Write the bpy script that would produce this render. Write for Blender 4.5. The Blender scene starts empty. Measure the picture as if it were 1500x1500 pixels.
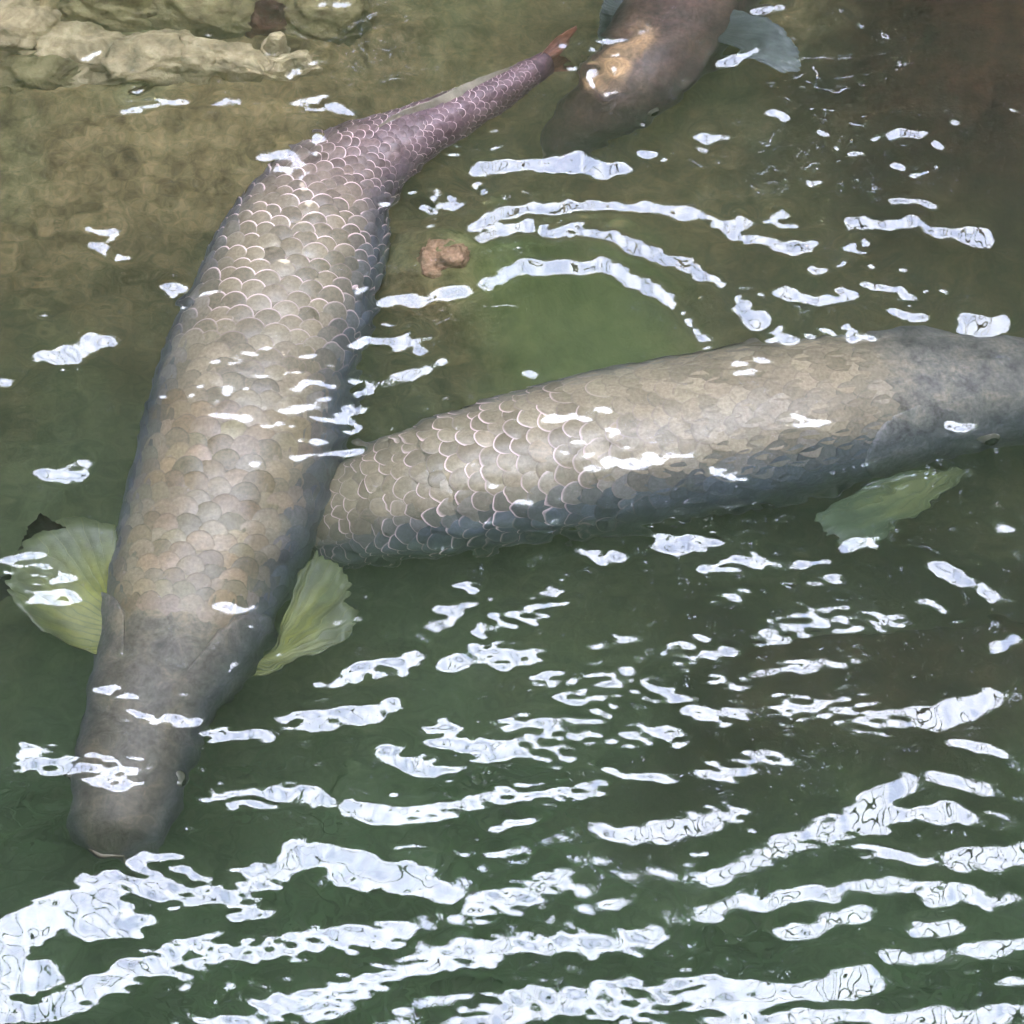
import bpy, math, random
import numpy as np
from mathutils import Vector, Matrix

R = math.radians
random.seed(7)
rng = np.random.default_rng(7)
scene = bpy.context.scene
col = scene.collection

# ------------------------------------------------------------------ camera
DEP, DIST, HALF = R(52), 2.6, 0.45
N_WATER = 1.33
FPX = 750 * DIST / HALF                       # focal length in photo pixels (photo is 1500 px)
CAM = np.array([0.0, -DIST * math.cos(DEP), DIST * math.sin(DEP)])
FW = np.array([0.0, math.cos(DEP), -math.sin(DEP)])
UPV = np.array([0.0, math.sin(DEP), math.cos(DEP)])
cd = bpy.data.cameras.new('camera')
cam = bpy.data.objects.new('camera', cd)
col.objects.link(cam)
cam.location = CAM
cam.rotation_euler = (math.pi / 2 - DEP, 0, 0)
cd.angle = 2 * math.atan(HALF / DIST)
cd.clip_start, cd.clip_end = 0.05, 500
scene.camera = cam


def at(px, py, z=0.0):
    """point at height z seen at photo pixel (px, py)"""
    d = FW + np.array([1.0, 0, 0]) * (px - 750) / FPX + UPV * (750 - py) / FPX
    if z >= 0:
        return CAM + d * ((z - CAM[2]) / d[2])
    d = d / np.linalg.norm(d)
    p = CAM + d * (-CAM[2] / d[2])
    t = d * [1, 1, 0] / N_WATER                  # bent by the water surface
    t[2] = -math.sqrt(1 - t[0] ** 2 - t[1] ** 2)
    return p + t * (z / t[2])


def mpp(p):
    """metres per photo pixel at point p"""
    return float(np.dot(p - CAM, FW)) / FPX


# ------------------------------------------------------------------ world, sun, exposure
SUN_EL, SUN_AZ = R(46), R(150)                # high, behind the viewer (compass from +Y, clockwise)
w = bpy.data.worlds.new('World')
scene.world = w
w.use_nodes = True
nt = w.node_tree
nt.nodes.clear()
sky = nt.nodes.new('ShaderNodeTexSky')
sky.sky_type = 'NISHITA'
sky.sun_disc = False
sky.sun_elevation, sky.sun_rotation = SUN_EL, SUN_AZ
sky.dust_density, sky.air_density = 2.0, 1.0
tc = nt.nodes.new('ShaderNodeTexCoord')
cn = nt.nodes.new('ShaderNodeTexNoise')
cn.inputs['Scale'].default_value = 5.0
cn.inputs['Detail'].default_value = 6
nt.links.new(tc.outputs['Generated'], cn.inputs['Vector'])
cr = nt.nodes.new('ShaderNodeValToRGB')
cr.color_ramp.elements[0].position, cr.color_ramp.elements[1].position = 0.35, 0.7
cr.color_ramp.elements[0].color = (3.9, 4.4, 6.2, 1)
cr.color_ramp.elements[1].color = (9.0, 9.2, 10.2, 1)
nt.links.new(cn.outputs['Fac'], cr.inputs['Fac'])
mx = nt.nodes.new('ShaderNodeMixRGB')
mx.inputs[0].default_value = 0.8              # mostly thin bright cloud over the blue
nt.links.new(sky.outputs[0], mx.inputs[1])
nt.links.new(cr.outputs[0], mx.inputs[2])
bg = nt.nodes.new('ShaderNodeBackground')
bg.inputs['Strength'].default_value = 0.13
wo = nt.nodes.new('ShaderNodeOutputWorld')
nt.links.new(mx.outputs[0], bg.inputs['Color'])
nt.links.new(bg.outputs[0], wo.inputs[0])

sd = bpy.data.lights.new('sun', 'SUN')
sd.energy, sd.angle, sd.color = 0.6, R(12), (1.0, 0.95, 0.88)
so = bpy.data.objects.new('sun', sd)
col.objects.link(so)
sdir = Vector((math.cos(SUN_EL) * math.sin(SUN_AZ), math.cos(SUN_EL) * math.cos(SUN_AZ), math.sin(SUN_EL)))
so.rotation_euler = sdir.to_track_quat('Z', 'Y').to_euler()
so.location = (0, -4, 12)

vs = scene.view_settings
vs.view_transform, vs.look, vs.exposure, vs.gamma = 'Standard', 'None', 4.45, 1.0
vs.use_curve_mapping = False
scene.render.engine = 'CYCLES'
cy = scene.cycles
cy.use_denoising = True
cy.max_bounces, cy.diffuse_bounces, cy.glossy_bounces, cy.transmission_bounces = 8, 3, 3, 8
cy.blur_glossy = 0.0
cy.transparent_max_bounces, cy.volume_bounces = 12, 1
cy.caustics_reflective = False
cy.caustics_refractive = True

# ------------------------------------------------------------------ helpers


def mesh_obj(name, verts, faces, mat=None, parent=None, smooth=True, colors=None):
    me = bpy.data.meshes.new(name)
    me.from_pydata([tuple(map(float, v)) for v in verts], [], [tuple(f) for f in faces])
    if colors is not None:
        ca = me.color_attributes.new('tone', 'FLOAT_COLOR', 'POINT')
        ca.data.foreach_set('color', np.asarray(colors, np.float32).ravel())
    if smooth:
        me.polygons.foreach_set('use_smooth', [True] * len(me.polygons))
    me.update()
    o = bpy.data.objects.new(name, me)
    col.objects.link(o)
    if mat:
        me.materials.append(mat)
    if parent:
        o.parent = parent
    return o


def tag(o, label=None, cat=None, group=None, kind=None):
    if label: o['label'] = label
    if cat: o['category'] = cat
    if group: o['group'] = group
    if kind: o['kind'] = kind
    return o


def empty(name, loc):
    o = bpy.data.objects.new(name, None)
    o.empty_display_size = 0.05
    o.location = tuple(loc)
    col.objects.link(o)
    return o


class NT:
    """tiny node helper"""

    def __init__(self, name):
        self.m = bpy.data.materials.new(name)
        self.m.use_nodes = True
        self.t = self.m.node_tree
        self.t.nodes.clear()
        self.out = self.n('ShaderNodeOutputMaterial')

    def n(self, typ, **kw):
        nd = self.t.nodes.new(typ)
        for k, v in kw.items():
            if hasattr(nd, k) and k not in nd.inputs:
                setattr(nd, k, v)
            else:
                nd.inputs[k].default_value = v
        return nd

    def l(self, a, b):
        self.t.links.new(a, b)

    def noise(self, scale, detail=4, rough=0.55, vec=None, dist=0.0):
        nd = self.n('ShaderNodeTexNoise')
        nd.inputs['Scale'].default_value = scale
        nd.inputs['Detail'].default_value = detail
        nd.inputs['Roughness'].default_value = rough
        nd.inputs['Distortion'].default_value = dist
        if vec is not None:
            self.l(vec, nd.inputs['Vector'])
        return nd

    def ramp(self, fac, stops):
        nd = self.n('ShaderNodeValToRGB')
        el = nd.color_ramp.elements
        while len(el) < len(stops):
            el.new(0.5)
        for e, (p, c) in zip(el, stops):
            e.position = p
            e.color = (*c, 1) if len(c) == 3 else c
        self.l(fac, nd.inputs['Fac'])
        return nd

    def mix(self, fac, a, b, mode='MIX'):
        nd = self.n('ShaderNodeMixRGB', blend_type=mode)
        for sock, v in ((nd.inputs[0], fac), (nd.inputs[1], a), (nd.inputs[2], b)):
            if hasattr(v, 'is_linked'):
                self.l(v, sock)
            elif isinstance(v, (int, float)):
                sock.default_value = v
            else:
                sock.default_value = (*v, 1)
        return nd.outputs[0]

    def bump(self, h, strength=0.3, dist=0.01):
        nd = self.n('ShaderNodeBump')
        nd.inputs['Strength'].default_value = strength
        nd.inputs['Distance'].default_value = dist
        self.l(h, nd.inputs['Height'])
        return nd.outputs[0]

    def principled(self, color, rough=0.5, spec=0.5, normal=None, **kw):
        p = self.n('ShaderNodeBsdfPrincipled')
        if hasattr(color, 'is_linked'):
            self.l(color, p.inputs['Base Color'])
        else:
            p.inputs['Base Color'].default_value = (*color, 1)
        if hasattr(rough, 'is_linked'):
            self.l(rough, p.inputs['Roughness'])
        else:
            p.inputs['Roughness'].default_value = rough
        p.inputs['Specular IOR Level'].default_value = spec
        if normal is not None:
            self.l(normal, p.inputs['Normal'])
        for k, v in kw.items():
            p.inputs[k].default_value = v
        self.l(p.outputs[0], self.out.inputs['Surface'])
        return p


def vnoise(x, y, scale, seed):
    """smooth value noise, arrays in, about -1..1"""
    r = np.random.default_rng(seed)
    g = r.uniform(-1, 1, (256, 256))
    u, v = np.asarray(x) * scale + 31.7, np.asarray(y) * scale + 17.3
    i, j = np.floor(u).astype(int), np.floor(v).astype(int)
    fu, fv = u - i, v - j
    fu, fv = fu * fu * (3 - 2 * fu), fv * fv * (3 - 2 * fv)
    a = g[i % 256, j % 256] * (1 - fu) + g[(i + 1) % 256, j % 256] * fu
    b = g[i % 256, (j + 1) % 256] * (1 - fu) + g[(i + 1) % 256, (j + 1) % 256] * fu
    return a * (1 - fv) + b * fv


def fbm(x, y, scale, seed, octs=4):
    t, amp = 0, 1.0
    for o in range(octs):
        t = t + amp * vnoise(x, y, scale * 2 ** o, seed + o)
        amp *= 0.5
    return t / 1.6


def sstep(a, b, x):
    t = np.clip((x - a) / (b - a), 0, 1)
    return t * t * (3 - 2 * t)


def axis(lo, hi, step, outer, grow=1.25):
    """fine spacing inside [lo, hi], growing outwards to +-outer"""
    c = list(np.arange(lo, hi + step * 0.5, step))
    d, x = step, c[-1]
    while x < outer:
        d *= grow
        x += d
        c.append(x)
    d, x = step, c[0]
    while x > -outer:
        d *= grow
        x -= d
        c.insert(0, x)
    return np.array(c)


def grid_mesh(name, xs, ys, z, mat):
    nx, ny = len(xs), len(ys)
    X, Y = np.meshgrid(xs, ys)
    co = np.stack([X, Y, z], -1).reshape(-1, 3).astype(np.float32)
    i = (np.arange(ny - 1)[:, None] * nx + np.arange(nx - 1)[None, :]).ravel()
    f = np.stack([i, i + 1, i + nx + 1, i + nx], -1).astype(np.int32)
    return co, f


def fast_mesh(name, co, faces, mat):
    me = bpy.data.meshes.new(name)
    me.vertices.add(len(co))
    me.vertices.foreach_set('co', np.ascontiguousarray(co, np.float32).ravel())
    n = len(faces)
    k = faces.shape[1]
    me.loops.add(n * k)
    me.loops.foreach_set('vertex_index', np.ascontiguousarray(faces, np.int32).ravel())
    me.polygons.add(n)
    me.polygons.foreach_set('loop_start', np.arange(0, n * k, k, dtype=np.int32))
    me.polygons.foreach_set('use_smooth', np.ones(n, bool))
    me.update(calc_edges=True)
    me.materials.append(mat)
    o = bpy.data.objects.new(name, me)
    col.objects.link(o)
    return o


# ------------------------------------------------------------------ the pond bed and banks (one sheet of ground)
def bed_height(x, y):
    # shallow shelf towards the far end, deeper towards the viewer
    d = -0.32 + 0.14 * sstep(-0.15, 0.75, y) + 0.07 * sstep(0.15, -0.5, x) * sstep(0.1, 0.7, y)
    d = d + 0.13 * sstep(0.15, 0.5, x) * sstep(0.3, 0.6, y)
    d = d + 0.030 * fbm(x, y, 4.0, 11) + 0.010 * fbm(x, y, 22.0, 15)
    d = np.maximum(d, -0.32 + 0.16 * sstep(0.06, 0.24, x) * sstep(-0.30, -0.14, y) * sstep(0.02, -0.06, y) + 0.02 * fbm(x, y, 9.0, 91))
    shelf = sstep(-0.02, -0.30, x) * sstep(0.22, 0.52, y)          # silted shelf round the ledge stones
    d = d * (1 - shelf) + (-0.085 + 0.022 * fbm(x, y, 7.0, 61) + 0.012 * fbm(x, y, 30.0, 65)) * shelf
    mp = at(655, 372, -0.06)
    mound = np.exp(-((x - mp[0]) ** 2 + (y - mp[1]) ** 2) / (2 * 0.075 ** 2))
    d = d * (1 - mound) + (-0.055 + 0.008 * fbm(x, y, 30.0, 71)) * mound
    bank = np.maximum(sstep(1.2, 2.4, y), np.maximum(sstep(3.0, 4.6, np.abs(x)), sstep(-1.35, -2.1, y)))
    d = d * (1 - bank) + (0.42 + 0.05 * fbm(x, y, 1.2, 21)) * bank
    return d + 0.5 * sstep(8, 60, np.hypot(x, y)) * fbm(x, y, 0.05, 33)


gm = NT('pond_bed')
geo = gm.n('ShaderNodeNewGeometry')
n1 = gm.noise(5, 6, 0.6, geo.outputs['Position'], 0.6)
n2 = gm.noise(38, 5, 0.65, geo.outputs['Position'])
n3 = gm.noise(160, 3, 0.6, geo.outputs['Position'])
mud = gm.ramp(n2.outputs['Fac'], [(0.28, (0.055, 0.038, 0.016)), (0.5, (0.165, 0.122, 0.055)), (0.75, (0.30, 0.235, 0.12))])
alg = gm.ramp(n2.outputs['Fac'], [(0.28, (0.035, 0.070, 0.030)), (0.52, (0.14, 0.225, 0.105)), (0.78, (0.24, 0.34, 0.17))])
sep = gm.n('ShaderNodeSeparateXYZ')
gm.l(geo.outputs['Position'], sep.inputs[0])
mr = gm.n('ShaderNodeMapRange')
gm.l(sep.outputs['Y'], mr.inputs['Value'])
mr.inputs['From Min'].default_value, mr.inputs['From Max'].default_value = 0.40, -0.25
ad = gm.n('ShaderNodeMath', operation='ADD')
gm.l(mr.outputs[0], ad.inputs[0])
mn = gm.n('ShaderNodeMath', operation='MULTIPLY_ADD')
gm.l(n1.outputs['Fac'], mn.inputs[0])
mn.inputs[1].default_value, mn.inputs[2].default_value = 1.6, -0.8
gm.l(mn.outputs[0], ad.inputs[1])
ad.use_clamp = True
cbed = gm.mix(ad.outputs[0], mud.outputs[0], alg.outputs[0])
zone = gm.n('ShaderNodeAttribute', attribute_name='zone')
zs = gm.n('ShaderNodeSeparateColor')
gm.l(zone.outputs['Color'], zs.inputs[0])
darkening = gm.ramp(n2.outputs['Fac'], [(0.3, (0.010, 0.005, 0.003)), (0.55, (0.030, 0.015, 0.008)), (0.8, (0.065, 0.033, 0.016))])
moss = gm.ramp(n2.outputs['Fac'], [(0.3, (0.11, 0.14, 0.04)), (0.7, (0.22, 0.25, 0.09))])
cbed = gm.mix(1.0, cbed, gm.ramp(gm.noise(75, 6, 0.75, geo.outputs['Position'], 1.2).outputs['Fac'], [(0.36, (0.50, 0.49, 0.46)), (0.5, (0.85, 0.85, 0.83)), (0.66, (1.15, 1.12, 1.05))]).outputs[0], 'MULTIPLY')
cbed = gm.mix(zs.outputs[1], cbed, moss.outputs[0])
cbed = gm.mix(zs.outputs[0], cbed, darkening.outputs[0])
grass_up = gm.n('ShaderNodeMapRange')
gm.l(sep.outputs['Z'], grass_up.inputs['Value'])
grass_up.inputs['From Min'].default_value, grass_up.inputs['From Max'].default_value = 0.05, 0.25
cbed = gm.mix(grass_up.outputs[0], cbed, (0.035, 0.06, 0.018))
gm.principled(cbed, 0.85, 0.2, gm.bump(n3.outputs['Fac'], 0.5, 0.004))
gx, gy = axis(-0.9, 0.9, 0.012, 90), axis(-0.9, 1.2, 0.012, 90)
GX, GY = np.meshgrid(gx, gy)
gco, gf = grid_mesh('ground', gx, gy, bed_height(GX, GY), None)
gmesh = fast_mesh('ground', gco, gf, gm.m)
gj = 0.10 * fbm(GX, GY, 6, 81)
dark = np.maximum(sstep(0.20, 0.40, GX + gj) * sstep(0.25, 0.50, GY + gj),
                  0.9 * sstep(0.02, 0.22, GX + gj) * sstep(-0.24, -0.10, GY + gj) * sstep(0.16, 0.02, GY + gj))  # bed colour darkened below the second carp, where its body blocks the skylight
mo = at(850, 470, -0.18)
mossy = sstep(0.17, 0.05, np.hypot(GX - mo[0] + 0.2 * gj, GY - mo[1] + 0.2 * gj))
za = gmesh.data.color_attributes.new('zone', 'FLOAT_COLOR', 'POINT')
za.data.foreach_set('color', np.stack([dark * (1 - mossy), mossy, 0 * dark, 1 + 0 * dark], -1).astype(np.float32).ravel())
ground = tag(gmesh, 'muddy olive and green pond bed rising into grassy banks', kind='structure')

# ------------------------------------------------------------------ the water: rippled sheet closed over a murky body
E_EDGE = R(73)        # height angle, seen from the pond, where the overhanging crowns give way to the sky

STROKES = []          # (polyline in photo pixels, half width in pixels)


def S(wd, *pts, a=1.0):
    STROKES.append((pts, wd * (0.84 if pts[0][1] > 1225 else 1.0), a))


S(20, (340, 1500), (480, 1465), (560, 1425), (640, 1405), (740, 1385), (840, 1375), (900, 1385), (945, 1376))
S(27, (690, 1500), (800, 1465), (900, 1460), (1000, 1450), (1100, 1455), (1200, 1455), (1275, 1438))
S(13, (1050, 1494), (1200, 1489), (1350, 1492), (1520, 1486))
S(24, (-20, 1480), (80, 1470), (150, 1440), (230, 1410), (300, 1390), (360, 1395))
S(36, (-20, 1395), (20, 1380), (70, 1340), (130, 1335), (185, 1352))
S(28, (-20, 1430), (60, 1425))
S(23, (140, 1300), (200, 1300), (260, 1310), (330, 1320), (370, 1335))
S(13, (190, 1262), (250, 1265), (300, 1295))
S(28, (350, 1295), (400, 1280), (460, 1248), (520, 1280), (605, 1287))
S(16, (400, 1390), (480, 1378), (590, 1365))
S(12, (610, 1310), (660, 1310))
S(22, (700, 1330), (760, 1312), (815, 1290))
S(12, (1035, 1290), (1100, 1260), (1150, 1245))
S(20, (1150, 1240), (1220, 1215), (1290, 1200))
S(13, (1230, 1200), (1330, 1150))
S(12, (1300, 1190), (1410, 1195))
S(8, (1240, 1240), (1360, 1260))
S(13, (1030, 1335), (1100, 1320), (1180, 1310), (1225, 1308))
S(14, (1140, 1370), (1200, 1352), (1255, 1338))
S(12, (1235, 1290), (1330, 1297))
S(17, (1370, 1308), (1450, 1312))
S(14, (1345, 1357), (1400, 1355))
S(11, (1300, 1398), (1370, 1398))
S(12, (1410, 1392), (1520, 1375))
S(7, (1455, 1445), (1520, 1440))
S(16, (1400, 1265), (1520, 1255))
S(9, (880, 1220), (950, 1222))
S(16, (970, 1225), (1010, 1210), (1070, 1190))
S(12, (520, 1185), (580, 1195), (640, 1190), (720, 1175), (800, 1165), (870, 1160))
S(14, (310, 1165), (360, 1172), (410, 1160), (480, 1170))
S(15, (430, 1050), (500, 1055), (570, 1035))
S(12, (500, 1000), (540, 985), (600, 970))
S(19, (640, 1075), (690, 1095), (760, 1095), (815, 1105))
S(14, (755, 1065), (870, 1070))
S(17, (790, 1000), (840, 1012), (880, 1035))
S(14, (880, 990), (940, 1002))
S(13, (650, 970), (720, 955), (780, 970))
S(10, (630, 915), (670, 895))
S(15, (700, 930), (760, 905), (810, 870))
S(7, (640, 890), (720, 885))
S(9, (676, 861), (690, 862))
S(13, (970, 1015), (1030, 1045), (1075, 1045))
S(18, (1150, 1040), (1230, 1035), (1300, 1055), (1380, 1050), (1440, 1030))
S(17, (1130, 932), (1180, 910), (1240, 912))
S(8, (1280, 912), (1325, 910))
S(14, (962, 795), (1050, 798))
S(7, (860, 815), (905, 819))
S(10, (1040, 835), (1120, 822))
S(11, (1235, 800), (1280, 795))
S(9, (1370, 830), (1420, 850), (1455, 875))
S(7, (1105, 985), (1180, 975), (1270, 965))
S(6, (1045, 1000), (1095, 1000))
S(7, (1000, 970), (1070, 960))
S(6, (990, 945), (1040, 938))
S(9, (1455, 950), (1480, 940))
S(8, (1470, 780), (1520, 775))
S(15, (920, 1080), (1000, 1075))
S(13, (1030, 1135), (1090, 1122))
S(7, (1090, 1105), (1145, 1108))
S(6, (890, 1130), (980, 1140))
S(17, (570, 1100), (600, 1120), (650, 1130))
S(9, (1370, 1135), (1440, 1160))
S(6, (1390, 1080), (1470, 1110))
S(21, (40, 1110), (110, 1125), (195, 1130))
S(9, (190, 1045), (260, 1055), (330, 1070), (390, 1076))
S(12, (310, 1068), (350, 1072))
S(7, (140, 1010), (190, 1018))
S(12, (15, 828), (60, 826), (100, 848))
S(12, (50, 868), (100, 870))
S(4, (560, 1245), (630, 1248))
S(5, (715, 1250), (755, 1252))
S(6, (725, 1210), (780, 1210))
S(6, (880, 1325), (912, 1323))
S(5, (893, 1280), (925, 1281))
S(6, (1050, 875), (1090, 868))
S(6, (900, 938), (925, 937))
S(6, (1170, 825), (1215, 822))
S(6, (1180, 848), (1230, 846))
S(6, (1350, 880), (1380, 895))
S(11, (55, 530), (100, 515), (160, 500))
S(9, (-20, 566), (20, 562))
S(6, (60, 700), (90, 697))
S(6, (190, 158), (235, 155), (265, 155))
S(5, (305, 157), (345, 155))
S(8, (425, 158), (480, 158))
S(8, (385, 228), (415, 232), (440, 245))
S(5, (395, 245), (425, 250))
S(8, (700, 245), (780, 238), (860, 240), (915, 254))
S(8, (690, 330), (740, 315), (800, 300), (860, 295), (950, 300), (1030, 320), (1080, 345), (1170, 368))
S(8, (700, 345), (760, 330), (850, 338), (940, 365), (1010, 400), (1060, 425))
S(9, (712, 420), (760, 395), (830, 386), (900, 398), (960, 430), (1000, 470), (1032, 505))
S(7, (560, 445), (620, 440), (690, 430))
S(5, (520, 500), (600, 497))
S(7, (520, 580), (600, 548), (650, 530))
S(8, (1245, 330), (1330, 325), (1400, 340), (1440, 350))
S(5, (1310, 290), (1370, 297))
S(5, (1310, 198), (1355, 195))
S(4, (1340, 250), (1370, 242))
S(4, (1175, 266), (1200, 262))
S(9, (1140, 440), (1200, 440), (1250, 435))
S(7, (1260, 415), (1320, 435))
S(11, (1410, 482), (1475, 475))
S(8, (1060, 430), (1090, 470), (1120, 472))
S(5, (1300, 460), (1350, 465))
S(6, (800, 612), (890, 605))
S(6, (860, 690), (940, 675), (1030, 668))
S(8, (1050, 690), (1090, 697))
S(8, (1165, 612), (1205, 616))
S(5, (1395, 622), (1430, 622))
S(4, (380, 655), (440, 668), (520, 655))
S(5, (300, 606), (360, 618), (420, 614))
S(6, (420, 600), (500, 590))
S(5, (318, 886), (375, 889))
S(5, (845, 75), (860, 115), (890, 135))
S(5, (1000, 132), (1040, 75))
S(4, (895, 56), (945, 40))
S(6, (1060, 95), (1100, 80))
S(6, (1105, 22), (1150, 14))
S(5, (1230, 20), (1262, 45))
S(6, (135, 350), (170, 360))
S(6, (230, 420), (275, 425))
S(4, (1320, 195), (1350, 200))
S(5, (470, 8), (515, 4))
S(4, (1130, 165), (1160, 168))

# broken water where the first carp's back all but surfaces, and beside the third carp
fr_ = random.Random(5)
for k in range(44):
    fx_, fy_ = fr_.uniform(265, 520), fr_.gauss(578, 30)
    if fx_ < 300 and fy_ > 590:
        continue
    S(fr_.uniform(2.6, 4.6), (fx_, fy_), (fx_ + fr_.uniform(6, 34), fy_ + fr_.gauss(-2, 5)))
for k in range(10):
    fx_, fy_ = fr_.gauss(868, 28), fr_.gauss(85, 32)
    S(fr_.uniform(2.0, 3.5), (fx_, fy_), (fx_ + fr_.uniform(5, 20), fy_ + fr_.gauss(0, 6)))
for cx_, cy_, sx_, sy_, n_ in ((1100, 330, 30, 14, 12), (1240, 375, 40, 14, 12), (630, 300, 34, 14, 12), (1090, 450, 26, 16, 8), (1310, 440, 40, 14, 8), (1180, 490, 60, 8, 9),
                               (160, 360, 24, 16, 9), (255, 425, 18, 14, 8), (440, 240, 20, 14, 6), (610, 510, 40, 20, 10), (420, 90, 30, 12, 8), (1010, 215, 40, 20, 9),
                               (1290, 200, 70, 40, 9), (120, 130, 60, 20, 6), (470, 160, 24, 8, 6), (700, 250, 30, 14, 7), (80, 690, 40, 14, 7), (1090, 545, 20, 20, 7), (860, 640, 60, 30, 9)):
    for k in range(n_):
        fx_, fy_ = fr_.gauss(cx_, sx_), fr_.gauss(cy_, sy_)
        S(fr_.uniform(2.8, 5.0), (fx_, fy_), (fx_ + fr_.uniform(6, 24), fy_ + fr_.gauss(1, 5)))
# loose glints between the larger patches
fr_ = random.Random(19)
for k in range(85):
    fx_, fy_ = fr_.uniform(0, 1500), 1500 * fr_.random() ** 0.75
    if fy_ < 780 and fr_.random() < 0.45 or (fx_ < 520 and 200 < fy_ < 1000 and fr_.random() < 0.7):
        continue
    ln_, sl_ = fr_.uniform(4, 26), fr_.gauss(-0.1, 0.25)
    if 640 < fx_ < 1220 and 215 < fy_ < 540:
        continue
    S(fr_.uniform(2.2, 4.2), (fx_, fy_), (fx_ + ln_, fy_ + sl_ * ln_))

FX = (-0.62, 0.62)
FY = (-0.62, 0.86)
STEP = 0.002
xs = axis(FX[0], FX[1], STEP, 4.4, 1.3)
ys_in = np.arange(FY[0], FY[1] + STEP * 0.5, STEP)
ys = axis(FY[0], FY[1], STEP, 4.4, 1.3)
ys = ys[(ys > -2.2) & (ys < 2.5)]
xin = np.where((xs >= FX[0] - 1e-6) & (xs <= FX[1] + 1e-6))[0]
yin = np.where((ys >= FY[0] - 1e-6) & (ys <= FY[1] + 1e-6))[0]
X, Y = np.meshgrid(xs[xin], ys[yin])
rel = np.stack([X - CAM[0], Y - CAM[1], np.full_like(X, -CAM[2])], -1)
dep = rel @ FW
PX = 750 + FPX * rel[..., 0] / dep
PY = 750 - FPX * (rel @ UPV) / dep
delta = np.arctan2(-rel[..., 2], rel[..., 1])                    # depression of the line of sight
thr = np.tan(np.clip((E_EDGE - R(1.5) - delta) / 2, R(1.5), R(30)))       # slope that throws the sky back at the viewer
WX = PX + 9 * vnoise(PX, PY, 1 / 45, 3) + 4 * vnoise(PX, PY, 1 / 16, 4)
WY = PY + 7 * vnoise(PX, PY, 1 / 38, 5) + 3.5 * vnoise(PX, PY, 1 / 13, 6)
prof = np.zeros_like(X)
for pts, wd, amp in STROKES:
    P = np.array(pts, float)
    x0, x1, y0, y1 = P[:, 0].min() - 70, P[:, 0].max() + 70, P[:, 1].min() - 70, P[:, 1].max() + 70
    sel = np.where((WX > x0) & (WX < x1) & (WY > y0) & (WY < y1))
    if len(sel[0]) == 0:
        continue
    qx, qy = WX[sel], WY[sel]
    best = np.full(qx.shape, 1e9)
    for (ax, ay), (bx, by) in zip(P[:-1], P[1:]):
        ux, uy = bx - ax, by - ay
        t = np.clip(((qx - ax) * ux + (qy - ay) * uy) / (ux * ux + uy * uy), 0, 1)
        best = np.minimum(best, np.hypot(qx - ax - t * ux, qy - ay - t * uy))
    d = best / (wd * (1 + 0.35 * vnoise(qx, qy, 1 / 30, 9)))
    prof[sel] = np.maximum(prof[sel], amp * 1.5 * np.exp(-0.405 * d ** 1.7))
# small random flecks and the fine capillary ripples
rip = np.zeros_like(X)
for k in range(26):
    lam = random.uniform(0.006, 0.014)
    th = random.gauss(0, 0.35)
    rip += np.sin(2 * math.pi / lam * (Y * math.cos(th) + X * math.sin(th)) + random.uniform(0, 6.28))
rip /= math.sqrt(13)
gate = np.clip(vnoise(X, Y, 11, 41) * 1.2 + 0.15, 0, 1)
calm = sstep(620, 480, PY) * sstep(560, 680, PX)           # the ring ripples run smooth and unbroken
lev = prof * (1 + 0.42 * rip * (0.12 + gate) * (1 - 0.75 * calm))
# gentle wind swell everywhere
XA, YA = np.meshgrid(xs, ys)
H = np.zeros_like(XA)
far = np.hypot(XA, YA)
for k in range(40):
    lam = 0.03 * (0.5 / 0.03) ** random.random()
    th = random.gauss(0, 0.5)
    amp = 0.011 * lam / (2 * math.pi) * (0.6 + random.random())
    kk = 2 * math.pi / lam
    fade = sstep(6 * lam + 1.0, 3 * lam + 0.6, far)
    H += amp * np.sin(kk * (YA * math.cos(th) + XA * math.sin(th)) + random.uniform(0, 6.28)) * fade
swell = H[np.ix_(yin, xin)]
sgy, sgx = np.gradient(swell, STEP)
# wavelets: find the height field whose faces lean far enough inside each patch and stay flat outside it
pad = 64
NYP, NXP = X.shape[0] + 2 * pad, X.shape[1] + 2 * pad
ky = 2 * np.pi * np.fft.fftfreq(NYP, STEP)[:, None]
kx = 2 * np.pi * np.fft.rfftfreq(NXP, STEP)[None, :]
WXX = 0.15
den = ky * ky + WXX * kx * kx + 9.0 ** 2
P2 = lambda a: np.fft.rfft2(np.pad(a, pad))
C2 = lambda f: np.fft.irfft2(f, (NYP, NXP))[pad:-pad, pad:-pad]
inside = lev > 1.0
fine = 0.010 * rip * gate
gyv, gxv = thr * lev + fine, np.zeros_like(X)
for it in range(34):
    Hk = (-1j * ky * P2(gyv) - 1j * WXX * kx * P2(gxv)) / den
    gyv, gxv = C2(1j * ky * Hk), C2(1j * kx * Hk) * 0.92
    if it == 33:
        break
    tot = gyv + sgy
    want = np.where(inside, np.clip(tot, thr * (1.35 + 0.2 * calm) + 0.02, thr * (1.9 + 0.2 * calm) + 0.05), np.minimum(tot, thr * np.clip(0.20 + 0.5 * lev, 0, 0.74)))
    gyv = gyv + 1.25 * (want - tot)
hd = C2(Hk * np.exp(-0.5 * (kx * 0.0022) ** 2 - 0.5 * (ky * 0.0008) ** 2))
win = sstep(FX[0], FX[0] + 0.1, X) * sstep(FX[1], FX[1] - 0.1, X) * sstep(FY[0], FY[0] + 0.1, Y) * sstep(FY[1], FY[1] - 0.1, Y)
chop = np.zeros_like(X)                          # tiny crossing ripples
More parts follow.
